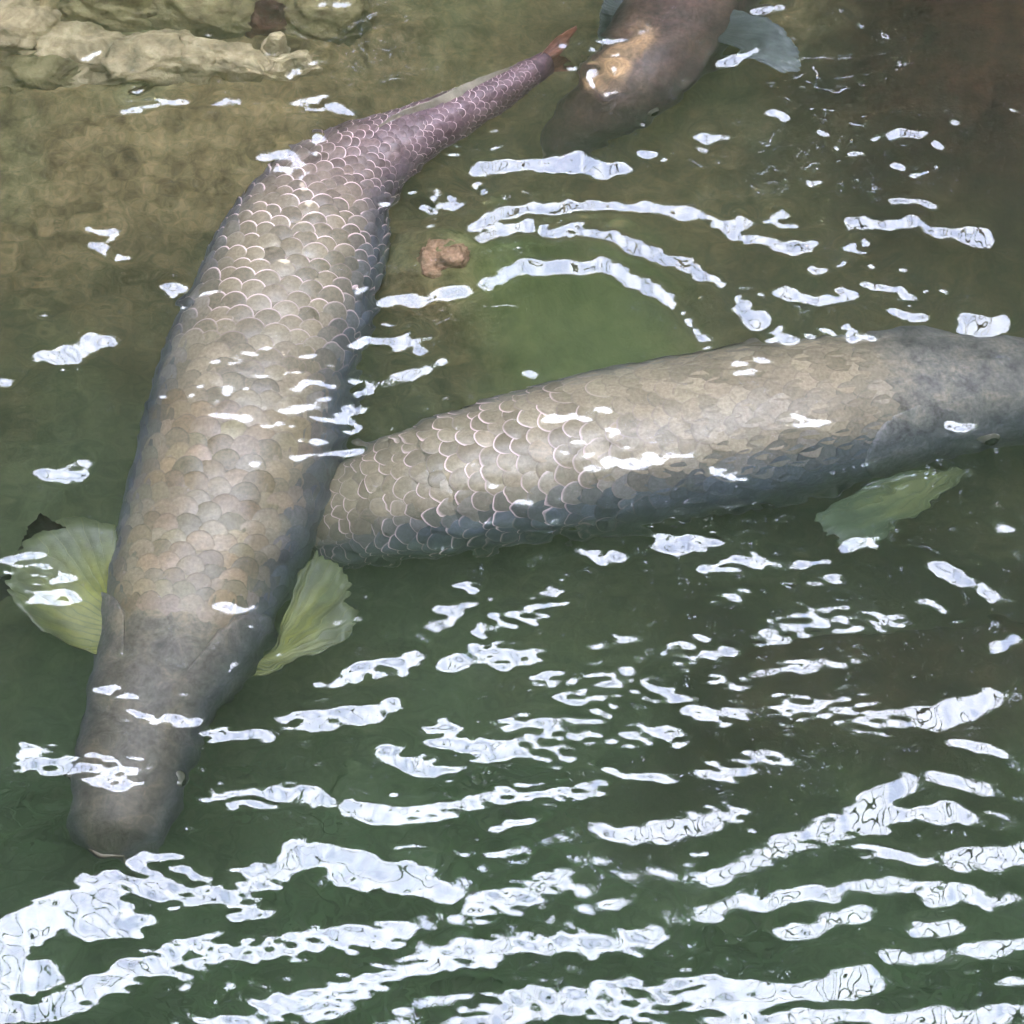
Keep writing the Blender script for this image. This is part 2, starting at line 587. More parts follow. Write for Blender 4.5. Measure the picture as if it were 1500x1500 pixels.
for k in range(46):
    lam = random.uniform(0.012, 0.034)
    th = random.uniform(0, math.pi)
    chop += lam * np.sin(2 * math.pi / lam * (Y * math.sin(th) + X * math.cos(th)) + random.uniform(0, 6.28))
chop *= 0.082 / (2 * math.pi) / math.sqrt(23) * (0.35 + 0.65 * np.clip(vnoise(X, Y, 7, 77) + 0.5, 0, 1)) * (1 - 0.65 * calm)
H[np.ix_(yin, xin)] += (hd - hd.mean() + chop) * win
WATER_H = H


def water_z(x, y):
    i = np.clip(np.searchsorted(xs, x), 0, len(xs) - 1)
    j = np.clip(np.searchsorted(ys, y), 0, len(ys) - 1)
    return float(H[j, i])


wm = NT('pond_water')
fr = wm.n('ShaderNodeFresnel', IOR=1.58)
gl = wm.n('ShaderNodeBsdfGlossy', Roughness=0.0)
gl.inputs['Color'].default_value = (1, 1, 1, 1)
tr = wm.n('ShaderNodeBsdfRefraction', IOR=N_WATER, Roughness=0.0)
ms = wm.n('ShaderNodeMixShader')
wm.l(fr.outputs[0], ms.inputs[0])
wm.l(tr.outputs[0], ms.inputs[1])
wm.l(gl.outputs[0], ms.inputs[2])
wm.l(ms.outputs[0], wm.out.inputs['Surface'])
pv = wm.n('ShaderNodeVolumePrincipled')
pv.inputs['Color'].default_value = (0.255, 0.325, 0.200, 1)
pv.inputs['Density'].default_value = 3.1
pv.inputs['Anisotropy'].default_value = 0.2
wm.l(pv.outputs[0], wm.out.inputs['Volume'])
wco, wf = grid_mesh('water', xs, ys, H, None)
nx, ny = len(xs), len(ys)
# skirt and floor close the body of water below the bed
ring = [i for i in range(nx)] + [j * nx + nx - 1 for j in range(1, ny)] + \
       [(ny - 1) * nx + i for i in range(nx - 2, -1, -1)] + [j * nx for j in range(ny - 2, 0, -1)]
low = wco[ring].copy()
low[:, 2] = -0.9
base = len(wco)
me = bpy.data.meshes.new('water')
allco = np.vstack([wco, low])
quads = [(ring[i], base + i, base + (i + 1) % len(ring), ring[(i + 1) % len(ring)]) for i in range(len(ring))]
faces = np.vstack([wf, np.array(quads, np.int32)])
me.vertices.add(len(allco))
me.vertices.foreach_set('co', allco.ravel())
nl = len(faces) * 4 + len(ring)
me.loops.add(nl)
me.loops.foreach_set('vertex_index', np.concatenate([faces.ravel(), np.arange(base + len(ring) - 1, base - 1, -1, dtype=np.int32)]))
me.polygons.add(len(faces) + 1)
me.polygons.foreach_set('loop_start', np.arange(0, (len(faces) + 1) * 4, 4, dtype=np.int32))
sm = np.zeros(len(faces) + 1, bool)
sm[:len(wf)] = True
me.polygons.foreach_set('use_smooth', sm)
me.update(calc_edges=True)
me.validate()
me.materials.append(wm.m)
water = bpy.data.objects.new('water', me)
col.objects.link(water)
tag(water, 'rippled murky green pond water reflecting patches of white sky', kind='structure')

# ------------------------------------------------------------------ overhanging trees (seen only mirrored in the water)
bm_ = NT('bark')
bn = bm_.noise(14, 5)
bm_.principled(bm_.ramp(bn.outputs['Fac'], [(0.3, (0.022, 0.016, 0.011)), (0.7, (0.075, 0.058, 0.042))]).outputs[0], 0.9, 0.2,
               bm_.bump(bn.outputs['Fac'], 0.6, 0.03))
lm = NT('leaf')
oi = lm.n('ShaderNodeAttribute', attribute_name='tone')
lp = lm.principled(oi.outputs['Color'], 0.55, 0.3)
ltr = lm.n('ShaderNodeBsdfTranslucent')                    # leaves glow a little against the sky
lm.l(lm.mix(1.0, oi.outputs['Color'], (2.6, 2.7, 2.2), 'MULTIPLY'), ltr.inputs['Color'])
lmx = lm.n('ShaderNodeMixShader')
lmx.inputs[0].default_value = 0.45
lm.l(lp.outputs[0], lmx.inputs[1])
lm.l(ltr.outputs[0], lmx.inputs[2])
lm.l(lmx.outputs[0], lm.out.inputs['Surface'])


def tube(path, radii, seg=8):
    V, F = [], []
    P = [np.array(p, float) for p in path]
    for i, p in enumerate(P):
        t = P[min(i + 1, len(P) - 1)] - P[max(i - 1, 0)]
        t /= np.linalg.norm(t) + 1e-9
        a = np.cross(t, [0, 0, 1.0]) if abs(t[2]) < 0.9 else np.cross(t, [1.0, 0, 0])
        a /= np.linalg.norm(a)
        b = np.cross(t, a)
        for k in range(seg):
            q = 2 * math.pi * k / seg
            V.append(p + radii[i] * (a * math.cos(q) + b * math.sin(q)))
    for i in range(len(P) - 1):
        for k in range(seg):
            F.append((i * seg + k, i * seg + (k + 1) % seg, (i + 1) * seg + (k + 1) % seg, (i + 1) * seg + k))
    F.append(tuple(range(seg - 1, -1, -1)))
    F.append(tuple((len(P) - 1) * seg + k for k in range(seg)))
    return V, F


def join(parts):
    V, F = [], []
    for v, f in parts:
        o = len(V)
        V += list(v)
        F += [tuple(i + o for i in q) for q in f]
    return V, F


GAP = R(57)           # the same for the trees on the viewer's bank and at both ends of the pond


def open_sky(q, slack):
    """whether point q would hang into the gap of sky above the pond"""
    wob = 0.3 * np.sin(q[0] * 2.3 + q[1]) + 0.12 * np.sin(q[0] * 7 + 2 * q[1])
    lim = q[2] / math.tan(GAP) + slack * (1 + wob)
    return (q[1] < q[2] / math.tan(E_EDGE) + slack * (1 + wob)) & (q[1] > -lim) & (np.abs(q[0]) < lim + 0.6)


def gap_twigs(x0, x1, n, seed):
    r = random.Random(seed)
    out = []
    for _ in range(n):
        a = r.uniform(x0, x1)
        z = r.uniform(3.8, 5.4)
        out.append(((a, 1.7, z), (a + r.uniform(-1.3, 1.3), r.uniform(-2.0, -0.2), z + r.uniform(-0.3, 0.8))))
    return out


def overhanging_tree(x, y, hgt, seed, label, twigs, toward=(0, -1), group='trees leaning over the far bank'):
    rs = np.random.default_rng(seed)
    root = empty('overhanging_tree', (x, y, 0.3))
    tag(root, label, 'tree', group)
    tw = np.array([toward[0], toward[1], 0.0])
    base_ = np.array([x, y, 0.3])
    parts = []
    lean = tw * 0.25 * hgt
    trunk = [np.array([0, 0, -0.3]) + lean * (t * t) + np.array([0.12 * math.sin(3 * t + seed), 0, hgt * 0.8 * t]) for t in np.linspace(0, 1, 10)]
    parts.append(tube(trunk, list(np.linspace(0.28, 0.06, 10)), 10))
    for k in range(11):
        t = 0.35 + 0.6 * k / 11
        p0 = trunk[int(t * 9)]
        az = rs.uniform(0, 2 * math.pi)
        L = rs.uniform(1.2, 2.4)
        d = np.array([math.cos(az), math.sin(az), rs.uniform(0.1, 0.6)])
        parts.append(tube([p0, p0 + d * L * 0.5 + [0, 0, 0.1], p0 + d * L + [0, 0, 0.3]], [0.09, 0.05, 0.012], 6))
    for (bx, by, bz), (ex, ey, ez) in twigs:
        a, b = np.array([bx, by, bz]) - base_, np.array([ex, ey, ez]) - base_
        m = (a + b) / 2 + rs.uniform(-0.25, 0.25, 3)
        parts.append(tube([a, (a + m) / 2 + rs.uniform(-.1, .1, 3), m, (m + b) / 2 + rs.uniform(-.1, .1, 3), b], [0.026, 0.022, 0.018, 0.013, 0.005], 6))
        for q in range(2):
            c = m + (b - m) * rs.random()
            e_ = rs.uniform(-.45, .45, 3)
            parts.append(tube([c, c + e_ * 0.5 + rs.uniform(-.12, .12, 3), c + e_], [0.011, 0.008, 0.004], 5))
    V, F = join(parts)
    mesh_obj('trunk', V, F, bm_.m, root)
    # leaves: small folded quads scattered through clumps, kept behind the sloping edge of the canopy
    clumps = []
    while len(clumps) < 270:
        al, ac = rs.uniform(-2.0, 3.7), rs.uniform(-3.0, 3.0)
        c = np.array([tw[0] * al - tw[1] * ac, tw[1] * al + tw[0] * ac, 0])
        q = np.array([ac / 3.0, (al - 0.8) / 2.9])
        r2 = (q ** 2).sum()
        if r2 > 1:
            continue
        z0_ = 1.3 if group.endswith('far bank') else 2.4
        z = z0_ + (hgt - z0_) * (0.5 + 0.5 * rs.uniform(-1, 1) * math.sqrt(1 - r2))
        p = base_ + np.array([c[0], c[1], z])
        if open_sky(p, 0.75 * rs.random()):
            continue
        clumps.append(p - base_)
    cl = np.array(clumps)
    tone = np.repeat(rs.uniform(0.6, 1.35, len(cl)), 62)
    p = np.repeat(cl, 62, 0) + rs.normal(0, 0.24, (len(cl) * 62, 3))
    q = p + base_
    keep = ~(open_sky(q.T, 0.05) | ((q[:, 2] < 2.35) & (q[:, 1] < 0.5)))
    p, tone = p[keep], tone[keep]
    unit = lambda a: a / np.linalg.norm(a, axis=1)[:, None]
    a = unit(rs.normal(0, 1, p.shape))
    b = unit(np.cross(a, rs.normal(0, 1, p.shape)))
    n_ = np.cross(a, b) * 0.012
    l_, w_ = rs.uniform(0.09, 0.17, (len(p), 1)), rs.uniform(0.045, 0.075, (len(p), 1))
    V = np.stack([p - a * l_, p + b * w_ + n_, p + a * l_, p - b * w_ + n_], 1).reshape(-1, 3)
    k = np.arange(len(p))[:, None] * 4
    F = np.vstack([k + [0, 1, 2], k + [0, 2, 3]])
    t_ = np.repeat(tone * rs.uniform(0.8, 1.2, len(p)), 4)[:, None]
    cr_ = fast_mesh('crown', V, F, lm.m)
    cr_.parent = root
    ca_ = cr_.data.color_attributes.new('tone', 'FLOAT_COLOR', 'POINT')
    ca_.data.foreach_set('color', np.hstack([t_ * [0.030, 0.055, 0.017], np.ones_like(t_)]).astype(np.float32).ravel())


overhanging_tree(-4.0, 4.3, 7.5, 3, 'leaning broadleaf tree over the far bank with bare twigs reaching over the ledge stones',
                 gap_twigs(-2.6, -0.8, 2, 1))
overhanging_tree(0.1, 4.6, 8.2, 5, 'tallest leafy tree whose crown roofs the middle of the pond',
                 gap_twigs(-1.0, 1.2, 1, 2) + [((-1.3, 0.9, 4.5), (1.4, -0.2, 4.7)), ((-1.4, -0.4, 4.6), (1.2, 0.1, 4.4)), ((1.5, 1.2, 4.2), (-0.6, -0.3, 4.9))])
overhanging_tree(4.1, 4.2, 7.2, 8, 'shorter leafy tree over the bank beyond the brown bed litter',
                 gap_twigs(0.9, 2.6, 2, 3))

def bank_shrub(x, y, seed, beside):
    rs = np.random.default_rng(seed)
    root = empty('bank_shrub', (x, y, 0.35))
    tag(root, 'dense dark green shrub on the far bank ' + beside, 'shrub', 'shrubs along the far bank')
    parts = [tube([(0, 0, -0.1), (dx * 0.4, dy * 0.4, 0.5), (dx, dy, 1.1)], [0.03, 0.022, 0.006], 6)
             for dx, dy in rs.uniform(-0.7, 0.7, (7, 2)) * [1, 0.5]]
    V, F = join(parts)
    mesh_obj('stem', V, F, bm_.m, root)
    u = rs.normal(0, 1, (5200, 3))
    u /= np.linalg.norm(u, axis=1)[:, None]
    p = u * rs.random((5200, 1)) ** 0.4 * [1.15, 0.55, 0.95] * (1 + 0.18 * np.sin(u[:, :1] * 7 + u[:, 2:] * 5 + seed)) + [0, 0, 0.75]
    unit = lambda a: a / np.linalg.norm(a, axis=1)[:, None]
    a = unit(rs.normal(0, 1, p.shape))
    b = unit(np.cross(a, rs.normal(0, 1, p.shape)))
    l_, w_ = rs.uniform(0.05, 0.09, (len(p), 1)), rs.uniform(0.025, 0.045, (len(p), 1))
    V = np.stack([p - a * l_, p + b * w_, p + a * l_, p - b * w_], 1).reshape(-1, 3)
    k = np.arange(len(p))[:, None] * 4
    o = fast_mesh('foliage', V, np.vstack([k + [0, 1, 2], k + [0, 2, 3]]), lm.m)
    o.parent = root
    t_ = np.repeat(rs.uniform(0.6, 1.3, len(p)), 4)[:, None]
    c_ = o.data.color_attributes.new('tone', 'FLOAT_COLOR', 'POINT')
    c_.data.foreach_set('color', np.hstack([t_ * [0.028, 0.052, 0.016], np.ones_like(t_)]).astype(np.float32).ravel())


for k, bx_ in enumerate((-4.2, -2.6, -0.9, 0.8, 2.4, 4.0)):
    bank_shrub(bx_, 2.75 + 0.15 * (k % 2), 60 + k, (
        'under the tree with bare twigs', 'just past the ledge stones', 'behind the olive boulders',
        'straight behind the brown carp', 'beyond the brown bed litter', 'at the foot of the shorter leafy tree')[k])

NEARG = 'trees round the near side of the pond'
overhanging_tree(-3.6, -4.6, 7.6, 11, 'leafy tree on the viewer side of the pond, opposite the ledge stones', [], (0.1, 1), NEARG)
overhanging_tree(0.2, -5.0, 8.2, 12, 'tall leafy tree behind the viewer at the middle of the near bank', [], (0, 1), NEARG)
overhanging_tree(3.8, -4.5, 7.4, 13, 'leafy tree on the viewer side of the pond, opposite the mottled stone', [], (-0.1, 1), NEARG)
overhanging_tree(-5.6, 0.2, 7.6, 14, 'leafy tree on the bank at the ledge stone end of the pond', [], (1, 0), NEARG)
overhanging_tree(5.7, 0.0, 7.6, 15, 'leafy tree on the bank at the brown bed litter end of the pond', [], (-1, 0), NEARG)

# ------------------------------------------------------------------ stones
def stone_mat(name, c0, c1, c2, scale=30):
    s = NT(name)
    g = s.n('ShaderNodeNewGeometry')
    a = s.noise(scale, 6, 0.65, g.outputs['Position'], 0.4)
    b = s.noise(scale * 5, 4, 0.6, g.outputs['Position'])
    c = s.ramp(a.outputs['Fac'], [(0.3, c0), (0.52, c1), (0.72, c2)]).outputs[0]
    s.principled(c, 0.75, 0.35, s.bump(b.outputs['Fac'], 0.6, 0.006))
    return s.m


ST_PALE = stone_mat('pale_tan_stone', (0.12, 0.095, 0.05), (0.30, 0.24, 0.135), (0.50, 0.42, 0.26))
ST_OLIVE = stone_mat('olive_stone', (0.06, 0.045, 0.018), (0.14, 0.115, 0.05), (0.22, 0.19, 0.09))
ST_BROWN = stone_mat('brown_stone', (0.02, 0.010, 0.006), (0.06, 0.028, 0.015), (0.11, 0.055, 0.03))
ST_DARK = stone_mat('dark_stone', (0.016, 0.007, 0.004), (0.040, 0.019, 0.011), (0.075, 0.038, 0.020), 14)
ST_PINK = stone_mat('mottled_stone', (0.10, 0.065, 0.035), (0.32, 0.19, 0.11), (0.58, 0.37, 0.25), 60)


def ico(sub):
    import bmesh
    b = bmesh.new()
    bmesh.ops.create_icosphere(b, subdivisions=sub, radius=1)
    v = np.array([q.co[:] for q in b.verts])
    b.verts.ensure_lookup_table()
    f = [tuple(q.index for q in p.verts) for p in b.faces]
    b.free()
    return v, f


ICO5, ICO5F = ico(5)
ICO3, ICO3F = ico(3)


def stone(px, py, ztop, rx, ry, rz, rot, mat, label, seed, name='stone', rough=0.16, flat=0.5):
    c = at(px, py, ztop)
    v = ICO5.copy()
    vm = v * np.array([rx, ry, rz]) / max(0.03, min(rx, ry))
    r = 1 + rough * (fbm(vm[:, 0] + 1.3 * vm[:, 2], vm[:, 1] - 0.8 * vm[:, 2], 1.1, seed) + 0.30 * fbm(vm[:, 0] - vm[:, 2], vm[:, 1] + vm[:, 2], 5, seed + 5))
    v = v * r[:, None]
    v = np.sign(v) * np.abs(v) ** np.array([0.85, 0.85, flat + 0.35])
    v = v * [rx, ry, rz]
    cs, sn = math.cos(rot), math.sin(rot)
    v = np.stack([v[:, 0] * cs - v[:, 1] * sn, v[:, 0] * sn + v[:, 1] * cs, v[:, 2] - rz], -1)
    o = mesh_obj(name, v, ICO5F, mat)
    o.location = tuple(c)
    return tag(o, label, 'stone', None)


stone(118, 58, -0.054, 0.058, 0.036, 0.045, R(-8), ST_PALE, 'pale tan ledge stone under the olive boulder with the dark foot', 3, rough=0.4, flat=0.4)
stone(218, 66, -0.050, 0.056, 0.034, 0.045, R(12), ST_PALE, 'lumpy pale tan ledge stone under the gap between the olive boulders', 23, rough=0.4, flat=0.4)
stone(52, 92, -0.064, 0.050, 0.030, 0.04, R(20), ST_OLIVE, 'silt covered flat stone sloping off the blunt end of the ledge', 24, rough=0.4, flat=0.4)
stone(285, 74, -0.046, 0.032, 0.024, 0.045, R(-10), ST_PALE, 'squarish cream ledge stone next to the pointed end', 25, rough=0.35, flat=0.4)
stone(330, 70, -0.040, 0.062, 0.020, 0.05, R(-16), ST_PALE, 'narrow pale tan stone at the pointed end of the ledge', 4, rough=0.4, flat=0.3)
stone(5, 22, -0.036, 0.060, 0.034, 0.06, R(10), ST_PALE, 'rounded cream stone at the blunt end of the ledge', 5, rough=0.3, flat=0.3)
stone(160, -28, -0.024, 0.062, 0.036, 0.09, R(-4), ST_OLIVE, 'olive boulder with a dark brown foot behind the ledge', 6, 'boulder', 0.3, 0.35)
stone(302, -16, -0.022, 0.064, 0.040, 0.09, R(-14), ST_OLIVE, 'larger mossy olive boulder behind the middle of the ledge', 7, 'boulder', 0.3, 0.35)
stone(388, 10, -0.044, 0.030, 0.030, 0.07, R(20), ST_BROWN, 'small reddish brown stone wedged between the olive boulders', 8, rough=0.3)
stone(465, -6, -0.040, 0.056, 0.040, 0.09, R(0), ST_OLIVE, 'low olive boulder beside the reddish brown stone', 9, 'boulder', 0.3, 0.35)
stone(415, 84, -0.046, 0.034, 0.012, 0.04, R(14), ST_PALE, 'thin pale flake of stone off the point of the ledge', 10, rough=0.4)
stone(402, 56, -0.036, 0.014, 0.010, 0.05, R(40), ST_PALE, 'tiny cream pebble lodged in the dark crevice', 11, 'pebble', 0.3)
stone(655, 366, -0.042, 0.028, 0.026, 0.045, R(0), ST_PINK, 'small mottled pinkish tan stone where the ring ripples start', 12, rough=0.4)


# ------------------------------------------------------------------ carp
def body_mat(name, seed):
    m = NT(name)
    t = m.n('ShaderNodeAttribute', attribute_name='tone')
    g = m.n('ShaderNodeNewGeometry')
    a = m.noise(42, 6, 0.65, g.outputs['Position'], 0.5)
    b = m.noise(240, 4, 0.6, g.outputs['Position'])
    k = m.ramp(a.outputs['Fac'], [(0.3, (0.45, 0.46, 0.50)), (0.5, (0.95, 0.95, 0.95)), (0.72, (1.55, 1.45, 1.25))]).outputs[0]
    c = m.mix(1.0, t.outputs['Color'], k, 'MULTIPLY')
    k2 = m.ramp(b.outputs['Fac'], [(0.3, (0.65, 0.65, 0.65)), (0.7, (1.3, 1.3, 1.3))]).outputs[0]
    c = m.mix(1.0, c, k2, 'MULTIPLY')
    m.principled(c, 0.48, 0.3, m.bump(a.outputs['Fac'], 0.35, 0.006))
    return m.m


def scale_mat(name, use_object):
    m = NT(name)
    if use_object:
        nd_ = m.n('ShaderNodeObjectInfo')
    else:
        nd_ = m.n('ShaderNodeAttribute', attribute_name='tone')
    src, alp = nd_.outputs['Color'], nd_.outputs['Alpha']
    rimn = m.n('ShaderNodeAttribute', attribute_name='rim')
    g = m.n('ShaderNodeNewGeometry')
    b = m.noise(300, 4, 0.6, g.outputs['Position'])
    k2 = m.ramp(b.outputs['Fac'], [(0.3, (0.75, 0.75, 0.75)), (0.7, (1.2, 1.2, 1.2))]).outputs[0]
    c = m.mix(1.0, src, k2, 'MULTIPLY')
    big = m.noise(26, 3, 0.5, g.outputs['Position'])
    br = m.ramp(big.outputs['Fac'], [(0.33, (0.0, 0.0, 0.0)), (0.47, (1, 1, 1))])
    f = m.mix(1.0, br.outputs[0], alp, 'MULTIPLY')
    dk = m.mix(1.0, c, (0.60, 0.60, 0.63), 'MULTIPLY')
    c = m.mix(rimn.outputs['Color'], c, m.mix(f, dk, (0.98, 0.74, 0.71)))  # pale pink painted on free rims as sky glints, darker tone elsewhere
    m.principled(c, 0.38, 0.36, m.bump(b.outputs['Fac'], 0.12, 0.0015))
    return m.m


def fin_mat(name):
    m = NT(name)
    t = m.n('ShaderNodeAttribute', attribute_name='tone')
    g = m.n('ShaderNodeNewGeometry')
    a = m.noise(60, 5, 0.6, g.outputs['Position'])
    k = m.ramp(a.outputs['Fac'], [(0.3, (0.65, 0.65, 0.65)), (0.7, (1.3, 1.3, 1.3))]).outputs[0]
    c = m.mix(1.0, t.outputs['Color'], k, 'MULTIPLY')
    m.principled(c, 0.45, 0.35, m.bump(a.outputs['Fac'], 0.3, 0.003), Alpha=0.95)
    return m.m


BODY = body_mat('carp_skin', 1)
SCALE_O = scale_mat('carp_scale', True)
SCALE_V = scale_mat('carp_scale_joined', False)
FIN = fin_mat('carp_fin')
ey = NT('eye_rim'); ey.principled((0.10, 0.09, 0.07), 0.15, 0.6); EYE = ey.m
pu = NT('pupil'); pu.principled((0.005, 0.005, 0.006), 0.05, 0.7); PUPIL = pu.m
lpm = NT('lip'); lpm.principled((0.24, 0.19, 0.145), 0.45, 0.35); LIP = lpm.m

# one scale: rounded towards the tail (+Y), free rim lifted
def scale_mesh(name):
    angs = [-100, -80, -62, -46, -30, -15, 0, 15, 30, 46, 62, 80, 100, 180]
    seg = len(angs)
    V, F, rim = [(0, -0.05, 0.10)], [], [0.0]
    for r, z, rm in ((0.87, 0.066, 0.0), (1.0, 0.030, 1.0)):
        for k in range(seg):
            q = R(angs[k])
            x, y = 0.66 * math.sin(q) * r, 0.74 * math.cos(q) * r
            back = max(0.0, math.cos(q)) ** 0.5
            V.append((x, y, z + 0.10 * (y / 0.74) - 0.10 * x * x))
            rim.append(rm * back)
    for k in range(seg):
        n = (k + 1) % seg
        F.append((0, 1 + n, 1 + k))
        F.append((1 + k, 1 + n, 1 + seg + n, 1 + seg + k))
    return np.array(V), F, np.array(rim)


SV, SF, SR = scale_mesh('scale')
SF = [tuple(reversed(f)) for f in SF]
scale_me = bpy.data.meshes.new('scale')
scale_me.from_pydata([tuple(v) for v in SV], [], SF)
ca = scale_me.color_attributes.new('rim', 'FLOAT_COLOR', 'POINT')
ca.data.foreach_set('color', np.repeat(SR[:, None], 4, 1).astype(np.float32).ravel())
scale_me.polygons.foreach_set('use_smooth', [True] * len(SF))
scale_me.materials.append(SCALE_O)
scale_me.update()


def catmull(P, n):
    P = np.array(P, float)
    Q = np.vstack([2 * P[0] - P[1], P, 2 * P[-1] - P[-2]])
    seg = np.linalg.norm(np.diff(P[:, :3], axis=0), axis=1)
    cum = np.concatenate([[0], np.cumsum(seg)])
    out = []
    for s in np.linspace(0, cum[-1], n):
        i = min(np.searchsorted(cum, s, side='right') - 1, len(P) - 2)
        t = (s - cum[i]) / seg[i]
        a, b, c, d = Q[i], Q[i + 1], Q[i + 2], Q[i + 3]
        out.append(0.5 * (2 * b + (c - a) * t + (2 * a - 5 * b + 4 * c - d) * t * t + (3 * b - a - 3 * c + d) * t ** 3))
    return np.array(out), cum[-1]


class Carp:
    NR, NS = 110, 44

    def __init__(self, label, rows, palette, gill, relief=((0, 1), (1, 1)), rims=((0, 1), (1, 1)), patch=None, scaled=True, n_rows=40, n_round=27, limit=300, tail=None, seed=1):
        """rows: (px, py, z centre, half width, up height, down height, roll) from snout to tail root, metres"""
        self.pal, self.gill, self.seed, self.relief, self.rims, self.patch = palette, gill, seed, relief, rims, patch
        P = []
        for px, py, zc, a, bt, bb, roll in rows:
            P.append((*at(px, py, zc), a, bt, bb, roll))
        self.C, self.L = catmull(P, self.NR)
        T = np.gradient(self.C[:, :3], axis=0)
        T /= np.linalg.norm(T, axis=1)[:, None]
        for _ in range(3):
            T[1:-1] = (T[:-2] + 2 * T[1:-1] + T[2:]) / 4
        T /= np.linalg.norm(T, axis=1)[:, None]
        Sd = np.cross(T, [0, 0, 1.0])
        Sd /= np.linalg.norm(Sd, axis=1)[:, None]
        U = np.cross(Sd, T)
        ro = self.C[:, 6][:, None]
        self.T, self.Sd, self.U = T, Sd * np.cos(ro) + U * np.sin(ro), U * np.cos(ro) - Sd * np.sin(ro)
        mid = self.C[self.NR // 2, :3]
        self.root = empty('carp', (mid[0], mid[1], mid[2] - 0.09))
        self.o = np.array(self.root.location)
        tag(self.root, label, 'fish', 'carp in the pond')
        self.build_body()
        if scaled:
            self.build_scales(n_rows, n_round, limit)

    def frame(self, s):
        f = np.clip(s, 0, 1) * (self.NR - 1)
        i = min(int(f), self.NR - 2)
        t = f - i
        g = lambda A: A[i] * (1 - t) + A[i + 1] * t
        return g(self.C), g(self.T), g(self.Sd), g(self.U)

    def pt(self, s, ph, off=0.0):
        """surface point; ph: angle round the body, pi/2 is the back; Sd side at 0"""
        c, t, sd, u = self.frame(s)
        a, b = c[3] + off, (c[4] if math.sin(ph) >= 0 else c[5]) + off
        e = 0.9
        cx, sx = math.cos(ph), math.sin(ph)
        return c[:3] + sd * a * math.copysign(abs(cx) ** e, cx) + u * b * math.copysign(abs(sx) ** e, sx)

    def nrm(self, s, ph):
        du = self.pt(s + 0.004, ph) - self.pt(s - 0.004, ph)
        dp = self.pt(s, ph + 0.02) - self.pt(s, ph - 0.02)
        n = np.cross(du, dp)
        n /= np.linalg.norm(n) + 1e-12
        if np.dot(n, self.pt(s, ph) - self.frame(s)[0][:3]) < 0:
            n = -n
        return n, du / np.linalg.norm(du)

    def tone(self, s, ph):
        back, side, belly, head, tailc = [np.array(c) for c in self.pal]
        h = math.sin(ph)
        k = sstep(0.90, 0.35, h)
        c = back * (1 - k) + side * k
        kb = sstep(-0.2, -0.75, h)
        c = c * (1 - kb) + belly * kb
        kh = sstep(self.gill + 0.03, self.gill - 0.05, s) * 0.85
        c = c * (1 - kh) + (head * (1 - 0.5 * k) + side * 0.5 * k) * kh
        kt = sstep(0.60, 0.88, s)
        c = c * (1 - kt) + tailc * kt
        if self.patch:
            s_, p_, ds, dp, pc = self.patch
            r_ = math.hypot((s - s_) / ds, (ph - p_) / dp) + 0.35 * math.sin(ph * 9 + s * 60) * 0.5 + 0.2 * math.sin(s * 170 - ph * 5)
            kp = 0.9 * sstep(1.1, 0.5, r_)
            c = c * (1 - kp) + np.array(pc) * kp
        return c

    def build_body(self):
        V, F, Cc = [], [], []
        for i in range(self.NR):
            s = i / (self.NR - 1)
            for k in range(self.NS):
                ph = 2 * math.pi * k / self.NS
                V.append(self.pt(s, ph) - self.o)
                Cc.append((*self.tone(s, ph), 1))
        n = self.NS
        for i in range(self.NR - 1):
            for k in range(n):
                F.append((i * n + k, i * n + (k + 1) % n, (i + 1) * n + (k + 1) % n, (i + 1) * n + k))
        # rounded snout: extra rings closing forwards
        c, t, sd, u = self.frame(0)
        prev = 0
        for q in (0.35, 0.65, 0.88, 0.98):
            st = len(V)
            w_ = math.sqrt(1 - q * q)
            for k in range(n):
                ph = 2 * math.pi * k / n
                p = c[:3] + (self.pt(0, ph) - c[:3]) * w_ - t * q * c[4] * 0.75
                V.append(p - self.o)
                Cc.append((*self.tone(0, ph), 1))
            for k in range(n):
                F.append((prev + (k + 1) % n, prev + k, st + k, st + (k + 1) % n))
            prev = st
        F.append(tuple(prev + k for k in range(n)))
        F.append(tuple((self.NR - 1) * n + k for k in range(n - 1, -1, -1)))
        o = mesh_obj('body', V, F, BODY, self.root, colors=Cc)
        import bmesh
        b = bmesh.new(); b.from_mesh(o.data)
        bmesh.ops.recalc_face_normals(b, faces=b.faces)
        b.to_mesh(o.data); b.free()

